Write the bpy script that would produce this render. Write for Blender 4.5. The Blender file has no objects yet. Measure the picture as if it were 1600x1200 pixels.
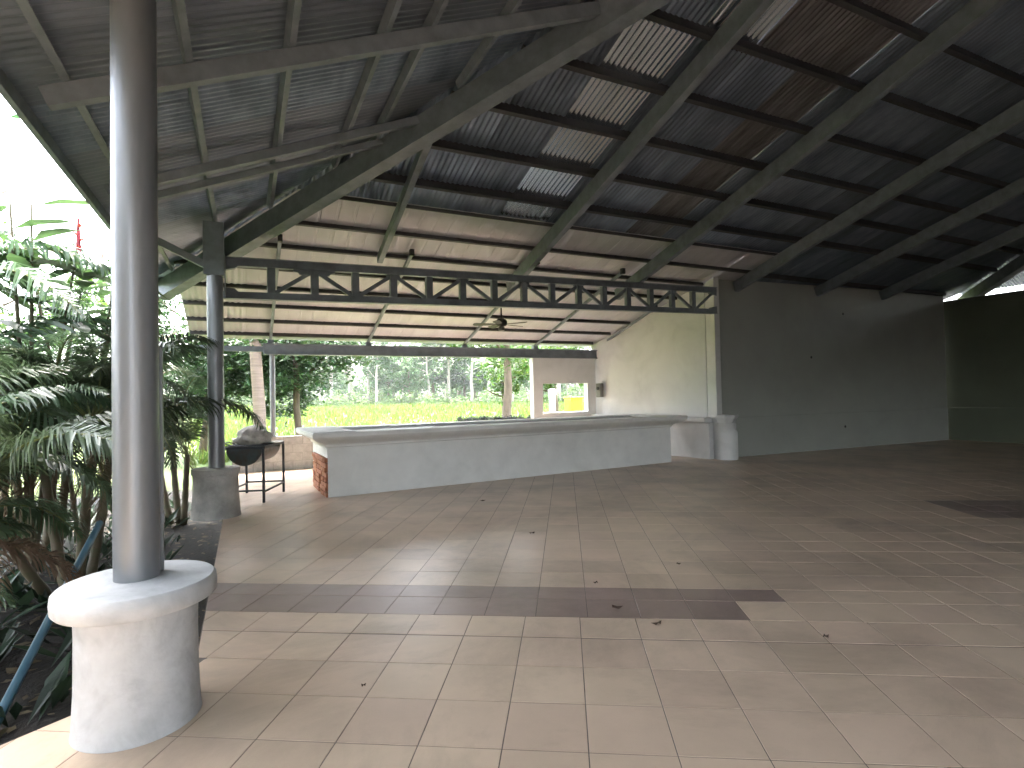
import bpy, bmesh, math, random
import numpy as np
from mathutils import Vector, Matrix, Euler
R = math.radians
random.seed(7); rng = np.random.default_rng(11)
S = bpy.context.scene
COL = S.collection

# ------------------------------------------------------------------ camera
YAW, PITCH, ROLL = R(25.6), R(1.2), 0.02
fw = Vector((math.sin(YAW)*math.cos(PITCH), math.cos(YAW)*math.cos(PITCH), math.sin(PITCH)))
r0 = Vector((math.cos(YAW), -math.sin(YAW), 0)); u0 = r0.cross(fw)
rt = math.cos(ROLL)*r0 - math.sin(ROLL)*u0; up = math.cos(ROLL)*u0 + math.sin(ROLL)*r0
EYE = Vector((0, 0, 1.5))
cam = bpy.data.cameras.new('camera'); camo = bpy.data.objects.new('camera', cam); COL.objects.link(camo)
cam.sensor_width = 36; cam.lens = 870/1600*36; cam.clip_start = .05; cam.clip_end = 2000
m = Matrix((rt, up, -fw)).transposed().to_4x4(); m.translation = EYE; camo.matrix_world = m
S.camera = camo
def project(p):                       # used only to rank which floor tiles show largest
    v = Vector(p) - EYE; w = v.dot(fw)
    if w < .2: return None
    return 800 + 870*v.dot(rt)/w, 600 - 870*v.dot(up)/w, w

# ------------------------------------------------------------------ sky, sun, exposure
SUN_AZ, SUN_EL = R(3), R(63)        # azimuth from +Y towards +X
W = bpy.data.worlds.new('World'); S.world = W; W.use_nodes = True
nt = W.node_tree; bg = nt.nodes['Background']; sky = nt.nodes.new('ShaderNodeTexSky')
sky.sky_type = 'NISHITA'; sky.sun_disc = False; sky.sun_elevation = SUN_EL; sky.sun_rotation = SUN_AZ
sky.air_density = 1.0; sky.dust_density = 4.0; sky.ozone_density = 1.0
hs = nt.nodes.new('ShaderNodeHueSaturation'); hs.inputs['Saturation'].default_value = .4   # thin white cloud over the blue
nt.links.new(sky.outputs[0], hs.inputs['Color']); nt.links.new(hs.outputs[0], bg.inputs[0]); bg.inputs[1].default_value = .15
sl = bpy.data.lights.new('sun', 'SUN'); sl.energy = 1.0; sl.angle = R(10); sl.color = (1, .95, .87)
so = bpy.data.objects.new('sun', sl); COL.objects.link(so)
sd = Vector((math.sin(SUN_AZ)*math.cos(SUN_EL), math.cos(SUN_AZ)*math.cos(SUN_EL), math.sin(SUN_EL)))
so.rotation_euler = sd.to_track_quat('Z', 'Y').to_euler(); so.location = (-8, 12, 20)
S.view_settings.view_transform = 'Standard'; S.view_settings.look = 'None'
S.view_settings.exposure = 4.5; S.view_settings.gamma = 1
S.cycles.use_denoising = True; S.cycles.adaptive_threshold = .025; S.cycles.max_bounces = 7; S.cycles.diffuse_bounces = 4
S.cycles.glossy_bounces = 3; S.cycles.transmission_bounces = 3; S.cycles.transparent_max_bounces = 6
S.cycles.sample_clamp_indirect = 8; S.cycles.caustics_reflective = False; S.cycles.caustics_refractive = False

# ------------------------------------------------------------------ materials
MATS = {}
def mat(name, col, rough=.6, metal=0., var=.0, scale=4., col2=None, bump=0., bscale=40., rand=None, spec=.5, stain=0., stretch=(1,1,1), transl=0., grime=0., gscale=.6):
    if name in MATS: return MATS[name]
    M = bpy.data.materials.new(name); M.use_nodes = True; t = M.node_tree; N = t.nodes; L = t.links
    b = N['Principled BSDF']; b.inputs['Roughness'].default_value = rough; b.inputs['Metallic'].default_value = metal
    b.inputs['Specular IOR Level'].default_value = spec
    tc = N.new('ShaderNodeTexCoord'); mp = N.new('ShaderNodeMapping'); mp.inputs['Scale'].default_value = stretch
    if rand == 'object':              # alike pieces share a mesh: shift the pattern for each of them
        oi0 = N.new('ShaderNodeObjectInfo'); ad = N.new('ShaderNodeVectorMath'); ad.operation = 'MULTIPLY_ADD'
        cx = N.new('ShaderNodeCombineXYZ')
        for k in range(3): L.new(oi0.outputs['Random'], cx.inputs[k])
        L.new(cx.outputs[0], ad.inputs[0]); ad.inputs[1].default_value = (37, 71, 13); L.new(tc.outputs['Object'], ad.inputs[2])
        L.new(ad.outputs[0], mp.inputs[0])
    else: L.new(tc.outputs['Object'], mp.inputs[0])
    no = N.new('ShaderNodeTexNoise'); no.inputs['Scale'].default_value = scale; no.inputs['Detail'].default_value = 6
    no.inputs['Roughness'].default_value = .62
    L.new(mp.outputs[0], no.inputs['Vector'])
    mx = N.new('ShaderNodeMix'); mx.data_type = 'RGBA'
    c2 = col2 or tuple(max(0, c*(1-var)) for c in col)
    mx.inputs[6].default_value = (*col, 1); mx.inputs[7].default_value = (*c2, 1)
    rp = N.new('ShaderNodeMapRange'); rp.inputs[1].default_value = .35; rp.inputs[2].default_value = .68
    L.new(no.outputs['Fac'], rp.inputs[0]); L.new(rp.outputs[0], mx.inputs[0])
    out = mx.outputs[2]
    if stain:
        n2 = N.new('ShaderNodeTexNoise'); n2.inputs['Scale'].default_value = scale*.37; n2.inputs['Detail'].default_value = 8
        L.new(mp.outputs[0], n2.inputs['Vector'])
        r2 = N.new('ShaderNodeMapRange'); r2.inputs[1].default_value = .55; r2.inputs[2].default_value = .75; r2.inputs[3].default_value = 1; r2.inputs[4].default_value = 1-stain
        L.new(n2.outputs['Fac'], r2.inputs[0])
        h2 = N.new('ShaderNodeHueSaturation'); L.new(out, h2.inputs['Color']); L.new(r2.outputs[0], h2.inputs['Value']); out = h2.outputs[0]
    if rand:
        if rand == 'island': src = N.new('ShaderNodeNewGeometry').outputs['Random Per Island']
        else: src = N.new('ShaderNodeObjectInfo').outputs['Random']
        h = N.new('ShaderNodeHueSaturation'); v = N.new('ShaderNodeMapRange'); v.inputs[3].default_value = .92; v.inputs[4].default_value = 1.05
        if transl: v.inputs[3].default_value = .55; v.inputs[4].default_value = 1.35
        L.new(src, v.inputs[0]); L.new(v.outputs[0], h.inputs['Value'])
        q = N.new('ShaderNodeMapRange'); q.inputs[3].default_value = .496; q.inputs[4].default_value = .504
        if transl: q.inputs[3].default_value = .47; q.inputs[4].default_value = .525
        w = N.new('ShaderNodeMath'); w.operation = 'FRACT'; w2 = N.new('ShaderNodeMath'); w2.operation = 'MULTIPLY'; w2.inputs[1].default_value = 7.31
        L.new(src, w2.inputs[0]); L.new(w2.outputs[0], w.inputs[0]); L.new(w.outputs[0], q.inputs[0]); L.new(q.outputs[0], h.inputs['Hue'])
        L.new(out, h.inputs['Color']); out = h.outputs[0]
    if grime:                          # wear that runs across neighbouring pieces, fixed to the place
        ge = N.new('ShaderNodeNewGeometry'); g1 = N.new('ShaderNodeTexNoise'); g1.inputs['Scale'].default_value = gscale; g1.inputs['Detail'].default_value = 9; g1.inputs['Roughness'].default_value = .68; g1.inputs['Distortion'].default_value = .6
        L.new(ge.outputs['Position'], g1.inputs['Vector']); gr_ = N.new('ShaderNodeMapRange'); gr_.inputs[1].default_value = .46; gr_.inputs[2].default_value = .7; gr_.inputs[3].default_value = 1; gr_.inputs[4].default_value = 1-grime
        L.new(g1.outputs['Fac'], gr_.inputs[0]); gh = N.new('ShaderNodeHueSaturation'); L.new(out, gh.inputs['Color']); L.new(gr_.outputs[0], gh.inputs['Value']); out = gh.outputs[0]
    L.new(out, b.inputs['Base Color'])
    if bump:
        bn = N.new('ShaderNodeTexNoise'); bn.inputs['Scale'].default_value = bscale; bn.inputs['Detail'].default_value = 5
        L.new(mp.outputs[0], bn.inputs['Vector']); bp = N.new('ShaderNodeBump'); bp.inputs['Strength'].default_value = bump; bp.inputs['Distance'].default_value = .02
        L.new(bn.outputs['Fac'], bp.inputs['Height']); L.new(bp.outputs[0], b.inputs['Normal'])
    if rough < .55:
        rr = N.new('ShaderNodeMapRange'); rr.inputs[3].default_value = rough*.9; rr.inputs[4].default_value = min(1, rough*1.2)
        L.new(no.outputs['Fac'], rr.inputs[0]); L.new(rr.outputs[0], b.inputs['Roughness'])
    if transl:
        tr = N.new('ShaderNodeBsdfTranslucent'); L.new(out, tr.inputs['Color']); ms = N.new('ShaderNodeMixShader'); ms.inputs[0].default_value = transl
        L.new(b.outputs[0], ms.inputs[1]); L.new(tr.outputs[0], ms.inputs[2]); L.new(ms.outputs[0], N['Material Output'].inputs['Surface'])
    MATS[name] = M; return M

TILE = (.61, .465, .345); BROWN = (.3, .218, .185)
tile_kw = dict(grime=.38, gscale=.75, rough=.3, spec=.32, var=.12, scale=2.2, bump=.008, bscale=14)
mat('tile', TILE, rand='object', stain=.08, **tile_kw); mat('tile_far', TILE, rand='island', stain=.08, **tile_kw)
mat('tile_brown', BROWN, rand='object', **tile_kw); mat('tile_brown_far', BROWN, rand='island', **tile_kw)
mat('grout', (.22, .185, .16), .9, var=.5, scale=5, grime=.5, gscale=1.5)
mat('paint_white', (.74, .74, .72), .6, var=.1, scale=3, bump=.12, bscale=60, stain=.12, grime=.09, gscale=1.6)
mat('paint_pedestal', (.54, .545, .55), .7, var=.1, scale=11, bump=.2, bscale=22, stain=.22, grime=.22, gscale=4.)
mat('plaster_dirty', (.5, .48, .45), .8, var=.35, scale=5, bump=.4, bscale=30, stain=.4)
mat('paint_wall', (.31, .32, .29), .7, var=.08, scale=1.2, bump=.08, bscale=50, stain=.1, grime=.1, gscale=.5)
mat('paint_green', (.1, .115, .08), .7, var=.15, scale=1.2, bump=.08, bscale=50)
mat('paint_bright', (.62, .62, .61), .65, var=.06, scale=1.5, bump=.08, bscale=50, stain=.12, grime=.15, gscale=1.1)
mat('steel_paint', (.185, .212, .24), .5, .0, var=.3, scale=6, stain=.3)
mat('steel_light', (.2, .225, .255), .5, .0, var=.25, scale=6, stain=.3)
mat('purlin_dark', (.04, .04, .043), .6, .0, var=.3, scale=6)
mat('purlin_brown', (.06, .056, .057), .6, .0, var=.3, scale=6)
mat('post_silver', (.23, .238, .252), .34, .35, var=.12, scale=5, stretch=(1, 1, .25))
mat('zinc_dark', (.21, .25, .31), .42, .6, var=.4, scale=2.2, stain=.4, rand='object', stretch=(1.6, .5, 1))
mat('zinc_blue', (.3, .36, .45), .38, .7, var=.45, scale=2.2, stain=.5, rand='object', stretch=(1.6, .5, 1))
mat('zinc_bright', (.78, .86, .95), .18, .95, var=.12, scale=3, rand='object', stretch=(1.6, .5, 1))
mat('zinc_rust', (.23, .22, .225), .42, .6, var=.5, scale=3, col2=(.11, .105, .105), stain=.4, rand='object', stretch=(2, .4, 1))
mat('zinc_left', (.27, .3, .35), .4, .7, var=.25, scale=2, stain=.3, rand='object', stretch=(.4, 1.6, 1))
mat('pale_sheet', (.545, .53, .555), .6, 0, var=.14, scale=2, stain=.12, rand='object', stretch=(1.4, .5, 1))
mat('dark_inset', (.05, .05, .05), .75, 0, var=.4, scale=14)
mat('brick', (.42, .16, .075), .85, 0, var=.4, scale=9, bump=.4, bscale=50, rand='object')
mat('mortar', (.45, .4, .35), .9, var=.2, scale=20)
mat('block', (.36, .35, .33), .9, var=.25, scale=8, bump=.5, bscale=60, rand='object', stain=.3)
mat('block_mortar', (.25, .24, .23), .95, var=.2, scale=10)
mat('grill_iron', (.05, .07, .068), .5, .3, var=.5, scale=8, col2=(.06, .035, .02))
mat('grill_frame', (.05, .055, .06), .5, .4, var=.3, scale=9)
mat('cloth_pale', (.68, .63, .58), .9, var=.5, scale=9, bump=.6, bscale=14)
mat('plate_metal', (.5, .52, .52), .3, .8, var=.1)
mat('fan_dark', (.02, .018, .017), .5, 0, var=.3, scale=8)
mat('fan_blade', (.025, .019, .015), .5, 0, var=.3, scale=8)
mat('box_grey', (.16, .15, .14), .5, .2, var=.2)
mat('soil', (.022, .02, .019), .95, var=.5, scale=6, bump=.8, bscale=25, col2=(.045, .036, .028))
mat('field_grass', (.085, .135, .02), .9, var=.4, scale=.6, col2=(.115, .155, .032), bump=.5, bscale=6)
mat('grass_blade', (.12, .185, .03), .7, var=.3, scale=.4, transl=.35, rand='island')
mat('leaf_palm', (.085, .14, .068), .3, var=.4, scale=3, rand='object', transl=.3, spec=.65)
mat('leaf_dry', (.2, .14, .08), .7, var=.4, scale=6, rand='object', transl=.15)
mat('leaf_bright', (.085, .17, .03), .42, var=.3, scale=3, rand='island', transl=.42)
mat('leaf_mid', (.05, .11, .035), .42, var=.3, scale=3, rand='island', transl=.32)
mat('leaf_dark', (.028, .06, .028), .4, var=.3, scale=3, rand='island', transl=.22)
mat('leaf_forest', (.085, .18, .055), .5, var=.4, scale=.4, rand='island', transl=.45)
mat('leaf_forest_b', (.13, .23, .06), .5, var=.4, scale=.4, rand='island', transl=.45)
mat('leaf_red', (.42, .06, .05), .4, var=.3, scale=6, rand='island', transl=.3)
mat('bark_pale', (.38, .34, .29), .85, var=.4, scale=6, bump=.5, bscale=20, stretch=(1, 1, .3))
mat('bark_palm', (.3, .22, .18), .85, var=.35, scale=5, bump=.6, bscale=14, stretch=(.3, .3, 4), stain=.3)
mat('bark_brown', (.16, .12, .085), .9, var=.4, scale=6, bump=.6, bscale=18, stretch=(1, 1, .3))
mat('stem_green', (.11, .11, .055), .5, var=.45, scale=5, stretch=(.4, .4, 3), col2=(.17, .12, .08))
mat('rachis', (.2, .22, .07), .4, var=.3, scale=4, transl=.15)
mat('pipe_blue', (.07, .16, .22), .35, 0, var=.15)
mat('hedge_black', (.012, .016, .011), .8, var=.4, scale=9, rand='island', transl=.1)
mat('yellow_paint', (.85, .62, .01), .4, 0, var=.08)
mat('white_plastic', (.75, .75, .76), .4, 0, var=.1)
mat('dead_leaf', (.07, .04, .025), .8, var=.4, scale=30)
mat('dry_wood', (.32, .2, .11), .9, var=.4, scale=7, bump=.4, bscale=20)

# ------------------------------------------------------------------ mesh helpers
class MB:
    def __init__(s): s.v = []; s.f = []; s.mi = []
    def add(s, vs, fs, mi=0):
        o = len(s.v); s.v += [tuple(v) for v in vs]; s.f += [tuple(i+o for i in f) for f in fs]; s.mi += [mi]*len(fs)
    def box(s, a, b, mi=0):
        x0, y0, z0 = a; x1, y1, z1 = b
        s.add([(x0,y0,z0),(x1,y0,z0),(x1,y1,z0),(x0,y1,z0),(x0,y0,z1),(x1,y0,z1),(x1,y1,z1),(x0,y1,z1)],
              [(3,2,1,0),(4,5,6,7),(0,1,5,4),(1,2,6,5),(2,3,7,6),(3,0,4,7)], mi)
    def bar(s, p, q, w, h, upv=(0,0,1), mi=0):
        """box beam from p to q, w wide, h deep, centred on the line"""
        p = Vector(p); q = Vector(q); d = (q-p).normalized(); sd_ = d.cross(Vector(upv)).normalized(); u_ = sd_.cross(d)
        vs = [e + sd_*(a*w/2) + u_*(b*h/2) for e in (p, q) for a, b in ((-1,-1),(1,-1),(1,1),(-1,1))]
        s.add(vs, [(0,1,2,3),(7,6,5,4),(0,4,5,1),(1,5,6,2),(2,6,7,3),(3,7,4,0)], mi)
    def tube(s, pts, rad, n=8, mi=0, caps=True):
        pts = [Vector(p) for p in pts]; rad = rad if isinstance(rad, (list, tuple)) else [rad]*len(pts); o = len(s.v); ref = Vector((.31,.17,.93))
        for i, p in enumerate(pts):
            d = (pts[min(i+1, len(pts)-1)] - pts[max(i-1, 0)]).normalized()
            a = d.cross(ref if abs(d.dot(ref)) < .95 else Vector((1,0,0))).normalized(); b = d.cross(a)
            for k in range(n):
                t = 2*math.pi*k/n; s.v.append(tuple(p + rad[i]*(math.cos(t)*a + math.sin(t)*b)))
        for i in range(len(pts)-1):
            for k in range(n):
                s.f.append((o+i*n+k, o+i*n+(k+1)%n, o+(i+1)*n+(k+1)%n, o+(i+1)*n+k)); s.mi.append(mi)
        if caps:
            s.f.append(tuple(o+k for k in range(n))[::-1]); s.mi.append(mi)
            s.f.append(tuple(o+(len(pts)-1)*n+k for k in range(n))); s.mi.append(mi)
    def lathe(s, prof, c=(0,0), n=40, mi=0):
        o = len(s.v)
        for r_, z in prof:
            for k in range(n):
                t = 2*math.pi*k/n; s.v.append((c[0]+r_*math.cos(t), c[1]+r_*math.sin(t), z))
        for i in range(len(prof)-1):
            for k in range(n):
                s.f.append((o+i*n+k, o+i*n+(k+1)%n, o+(i+1)*n+(k+1)%n, o+(i+1)*n+k)); s.mi.append(mi)
        s.f.append(tuple(o+k for k in range(n))[::-1]); s.mi.append(mi)
        s.f.append(tuple(o+(len(prof)-1)*n+k for k in range(n))); s.mi.append(mi)
    def mesh(s, name, mats, smooth=False):
        me = bpy.data.meshes.new(name); me.from_pydata(s.v, [], s.f)
        for m_ in (mats if isinstance(mats, (list, tuple)) else [mats]): me.materials.append(MATS[m_])
        me.polygons.foreach_set('material_index', s.mi)
        if smooth: me.polygons.foreach_set('use_smooth', [True]*len(s.f))
        me.update(); return me
    def build(s, name, mats, parent=None, smooth=False, bevel=0, angle=None):
        me = s.mesh(name, mats, smooth); o = link(name, me, parent)
        if bevel:
            b = o.modifiers.new('bevel', 'BEVEL'); b.width = bevel; b.segments = 2; b.limit_method = 'ANGLE'; b.angle_limit = R(35)
        if smooth:
            try: me.set_sharp_from_angle(angle=R(angle or 40))
            except Exception: pass
        return o
def link(name, me, parent=None, loc=None):
    o = bpy.data.objects.new(name, me); COL.objects.link(o)
    if parent is not None: o.parent = parent
    if loc is not None: o.location = loc
    return o
def empty(name, loc=(0,0,0)):
    o = bpy.data.objects.new(name, None); COL.objects.link(o); o.location = loc; o.empty_display_size = .2; return o
def tag(o, label=None, cat=None, group=None, kind=None):
    if label: o['label'] = label
    if cat: o['category'] = cat
    if group: o['group'] = group
    if kind: o['kind'] = kind
    return o
def thing(name, label, cat, group=None, loc=(0,0,0)): return tag(empty(name, loc), label, cat, group)

# ================================================================== SETTING: ground, floor slab, tiles
g = MB(); n = 40
g.add([(-300,-200,-.42),(300,-200,-.42),(300,14.2,-.42),(-300,14.2,-.42)], [(0,1,2,3)])
tag(g.build('garden_ground', 'soil'), kind='structure')
def field_z(x, y): return -.42 + .012*max(0, min(y, 150)-24) + (.12*math.sin(x*.11)*math.sin(y*.13)*min(1, (y-14.2)/20) if y > 14.3 else 0)
g = MB(); xs = np.linspace(-300, 300, 46); ys = np.concatenate([[14.2, 16, 18, 22, 24], np.linspace(28, 150, 40), np.linspace(170, 320, 6)])
for y in ys:
    for x in xs: g.v.append((x, y, field_z(x, y)))
nx = len(xs)
for j in range(len(ys)-1):
    for i in range(nx-1): g.f.append((j*nx+i, j*nx+i+1, (j+1)*nx+i+1, (j+1)*nx+i)); g.mi.append(0)
tag(g.build('field', 'field_grass', smooth=True), kind='structure')

EDGE = -.275
poly = [(EDGE,3.72),(-1.0,3.24),(-3.6,1.62),(-3.6,-17.4),(18.2,-17.4),(18.2,13.2),(EDGE,13.2)]
g = MB(); nP = len(poly)
g.add([(x,y,-.0022) for x,y in poly]+[(x,y,-.5) for x,y in poly], [tuple(range(nP))]+[(i,i+nP,(i+1)%nP+nP,(i+1)%nP) for i in range(nP)])
floor = tag(g.build('floor', 'grout'), kind='structure')

TH = R(31); cu = Vector((math.cos(TH), -math.sin(TH))); cv = Vector((math.sin(TH), math.cos(TH)))
def uv2xy(u, v): p = cu*u + cv*v; return p.x, p.y
def clip(pl, a, b, c):                # keep a*x+b*y>=c
    out = []
    for i in range(len(pl)):
        p, q = pl[i], pl[(i+1) % len(pl)]; dp = a*p[0]+b*p[1]-c; dq = a*q[0]+b*q[1]-c
        if dp >= 0: out.append(p)
        if dp*dq < 0: t = dp/(dp-dq); out.append((p[0]+t*(q[0]-p[0]), p[1]+t*(q[1]-p[1])))
    return out
sl_n = Vector((3.24-3.72, -(-1.0-EDGE))).normalized()   # inward normal of the slanted slab edge
if sl_n.dot(Vector((0,-1))) < 0: sl_n = -sl_n
sl_c = sl_n.dot(Vector((EDGE, 3.72)))
rects = []                            # u0,u1,v0,v1,brown
GA = .0025
us = [.067+.366*k for k in range(-60, 60)]
vsA = [2.38+.366*k for k in range(-60, 5)][:-1] + [3.485, 3.803]
for i in range(len(us)-1):
    for j in range(len(vsA)-1): rects.append((us[i], us[i+1], vsA[j], vsA[j+1], False))
ub = [-.583+.352*k for k in range(-70, 66)]
for i in range(len(ub)-1):
    um = (ub[i]+ub[i+1])/2
    rects.append((ub[i], ub[i+1], 3.803, 4.14, um < 1.17)); rects.append((ub[i], ub[i+1], 4.14, 4.39, um < 1.53))
    for j in range(48):
        v0 = 4.39+.352*j; vm = v0+.176
        rects.append((ub[i], ub[i+1], v0, v0+.352, (4.7 < um < 9.5 and 6.95 < vm < 7.95)))
cand = []
for (u0_, u1_, v0_, v1_, br) in rects:
    pl = [uv2xy(u0_+GA,v0_+GA), uv2xy(u1_-GA,v0_+GA), uv2xy(u1_-GA,v1_-GA), uv2xy(u0_+GA,v1_-GA)]
    cx = sum(p[0] for p in pl)/4; cy = sum(p[1] for p in pl)/4
    if cx < -4 or cx > 18.6 or cy < -6 or cy > 13.4: continue
    full = len(pl)
    nonconv = False
    q = pl
    if cy > 3.45 and cx > -1.2: q = clip(q, 1, 0, EDGE+.006)
    if cx < .1 and (cy <= 3.75 or cx <= -1.2): q = clip(q, sl_n.x, sl_n.y, sl_c+.006)
    q = clip(q, -1, 0, -18.15); q = clip(q, 0, -1, -13.15); q = clip(q, 1, 0, -3.58)
    if len(q) < 3: continue
    area = abs(sum(q[i][0]*q[(i+1)%len(q)][1]-q[(i+1)%len(q)][0]*q[i][1] for i in range(len(q))))/2
    if area < .0015: continue
    pr = [project((x,y,0)) for x,y in q]; size = 0
    if all(pr):
        if any(-20 < a[0] < 1620 and -20 < a[1] < 1220 for a in pr):
            size = abs(sum(pr[i][0]*pr[(i+1)%len(pr)][1]-pr[(i+1)%len(pr)][0]*pr[i][1] for i in range(len(pr))))/2
    cand.append((size, q, br, (u0_,u1_,v0_,v1_)))
cand.sort(key=lambda c: -c[0])
def tile_geo(mb, q, dz=0., tilt=(0,0), origin=(0,0)):
    cx = sum(p[0] for p in q)/len(q); cy = sum(p[1] for p in q)/len(q); k = len(q); e = .001
    def ins(p, d):
        v = Vector((p[0]-cx, p[1]-cy)); return (p[0]-v.x/v.length*d, p[1]-v.y/v.length*d)
    z = lambda x, y: dz + tilt[0]*(x-cx) + tilt[1]*(y-cy)
    vs = [(x-origin[0], y-origin[1], -.008) for x,y in q] + [(x-origin[0], y-origin[1], -.0008+z(x,y)) for x,y in q]
    tq = [ins(p, e*1.4) for p in q]; vs += [(x-origin[0], y-origin[1], z(x,y)) for x,y in tq]
    fs = [tuple(range(2*k, 3*k))] + [(i,(i+1)%k,(i+1)%k+k,i+k) for i in range(k)] + [(i+k,(i+1)%k+k,(i+1)%k+2*k,i+2*k) for i in range(k)]
    mb.add(vs, fs)
shared = {}
far = {False: MB(), True: MB()}
for idx, (size, q, br, rc) in enumerate(cand):
    dz = random.uniform(-.0006, .0006); tl = (random.uniform(-.0016, .0016), random.uniform(-.0016, .0016))
    if idx < 300:
        cx = sum(p[0] for p in q)/len(q); cy = sum(p[1] for p in q)/len(q)
        whole = len(q) == 4 and abs((rc[1]-rc[0])*(rc[3]-rc[2]) - abs(sum(q[i][0]*q[(i+1)%4][1]-q[(i+1)%4][0]*q[i][1] for i in range(4)))/2) < .006
        key = (round(rc[1]-rc[0],3), round(rc[3]-rc[2],3), br) if whole else None
        if key in shared and key: me = shared[key]
        else:
            mb = MB(); tile_geo(mb, q, origin=(cx,cy)); me = mb.mesh('tile', 'tile_brown' if br else 'tile')
            if key: shared[key] = me
        o = link('tile', me, floor, (cx, cy, dz)); o.rotation_euler = (tl[1], -tl[0], 0)
        if br: o['label'] = 'brown floor tile in the dark band'
    else: tile_geo(far[br], q, dz, tl)
tag(far[False].build('tiles', 'tile_far', floor), kind='stuff'); tag(far[True].build('brown_tiles', 'tile_brown_far', floor), kind='stuff')

# ================================================================== ROOF
def z1(y): return 6.80 - .3*y                     # far slope (falls away from the camera)
def z2(x): return 4.09 + .42*x                    # left slope
XM = 18.8; YM = -8.26
def yhip(x): return 9.03 - 1.4*min(x, XM-x)
def xhip(y):
    y = max(y, YM-y); return (9.03-y)/1.4
roof = thing('pavilion_roof', 'large hipped corrugated metal roof on dark steel rafters over the tiled hall', 'roof')
def corr(name, mat_, t0, t1, lim, place, pitch=.076, amp=.0095, seg=6, nrow=1, parent=roof, rib=False):
    """a corrugated sheet: waves along t, running from a(t) to b(t)"""
    nS = max(2, int(round((t1-t0)/pitch*seg))); mb = MB(); row = []
    for i in range(nS+1):
        t = t0+(t1-t0)*i/nS; a, b = lim(t)
        if b-a < .01: b = a+.001
        ph = (t/pitch) % 1.
        w = amp*math.cos(2*math.pi*ph) if not rib else (amp if (t/.25) % 1 < .16 else 0)
        row.append([place(t, a+(b-a)*k/nrow, w) for k in range(nrow+1)])
    for r_ in row: mb.v += r_
    K = nrow+1
    for i in range(nS):
        for k in range(nrow): mb.f.append((i*K+k, (i+1)*K+k, (i+1)*K+k+1, i*K+k+1)); mb.mi.append(0)
    o = mb.build(name, mat_, parent, smooth=not rib); return o
SH = .055
def P1(t, s, w): return (t, s, z1(s)+SH+w)
def P2(t, s, w): return (s, t, z2(s)+SH+w)
def P3(t, s, w): return (XM-s, t, z2(s)+SH+w)
def P4(t, s, w): return (t, YM-s, z1(s)+SH+w)
# far slope, dark old sheets: lower course visible, upper course up to the hip
pal = {0:'zinc_dark',1:'zinc_dark',2:'zinc_blue',3:'zinc_bright',4:'zinc_dark',5:'zinc_blue',6:'zinc_rust',7:'zinc_dark',8:'zinc_dark',9:'zinc_blue',10:'zinc_dark',11:'zinc_blue',12:'zinc_dark',13:'zinc_dark'}
SW = .83
def kind_of(i, course):
    c = 3.72                                       # left edge of the bright sheet
    k = i
    table = {-5:'zinc_blue',-4:'zinc_dark',-3:'zinc_blue',-2:'zinc_blue',-1:'zinc_dark',0:'zinc_bright',1:'zinc_dark',2:'zinc_blue',3:'zinc_rust',4:'zinc_dark',5:'zinc_blue',6:'zinc_blue',7:'zinc_dark',8:'zinc_dark',9:'zinc_blue',10:'zinc_dark'}
    if course: table = dict(table); table.update({0:'zinc_blue',-1:'zinc_bright',1:'zinc_bright',2:'zinc_rust',3:'zinc_rust',4:'zinc_blue'})
    return table.get(k, 'zinc_dark')
for i in range(-6, 20):
    a = 3.72+SW*i; b = a+SW+.03
    low = 8.36 if a < 10.0 else 9.45
    if a < -1.3 or b > 18.8: continue
    for course, (y0, y1) in enumerate(((4.62, low), (-4.2, 4.70))):
        lim = lambda t, y0=y0, y1=y1: (min(max(y0, yhip(t)), y1), y1)
        la, lb = lim(a), lim(b)
        if la[1]-la[0] < .05 and lb[1]-lb[0] < .05: continue
        dzc = .004*course + .003*(i % 2)
        corr('roof_sheet', kind_of(i, course), a, b, lim, lambda t, s, w, d=dzc: (t, s, z1(s)+SH+w+d))
# pale newer sheets over the bar end (Y 8.1 .. 13.3)
xs_ = [-1.02, -.02, .98] + [.98+1.06*k for k in range(1, 9)] + [10.4]
for i in range(len(xs_)-1):
    a, b = xs_[i], xs_[i+1]
    lim = lambda t, ye=(13.3 if i < len(xs_)-2 else 9.8): (min(max(8.10, yhip(t)+.03), ye), ye)
    d = .03+.002*(i % 2)
    if i == 0: o = corr('pale_roof_sheet', 'pale_sheet', a, b, lim, lambda t, s, w, d=d: (t, s, z1(s)+w+d), pitch=.1, amp=.008)
    else: o = corr('pale_roof_sheet', 'pale_sheet', a, b+.004, lim, lambda t, s, w, d=d: (t, s, z1(s)+w+d), amp=.004, seg=10, pitch=.06, rib=True)
tr = MB(); tr.bar((-.02+.75, 8.10, z1(8.10)-.012), (10.2, 8.10, z1(8.10)-.012), .03, .05); tr.build('sheet_edge_trim', 'purlin_brown', roof)
# left slope
for j in range(-4, 18):
    t0 = 10.7-SW*(j+1); t1 = 10.7-SW*j+.03
    if t1 < 1.5: pass
    lim = lambda t: (-1.4, max(-1.39, xhip(t)))
    corr('roof_sheet', 'zinc_left' if j % 3 else 'zinc_blue', max(t0, -4.1), min(t1, 10.9), lim, lambda t, s, w, d=.004*(j % 2): (s, t, z2(s)+SH+w+d))
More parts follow.
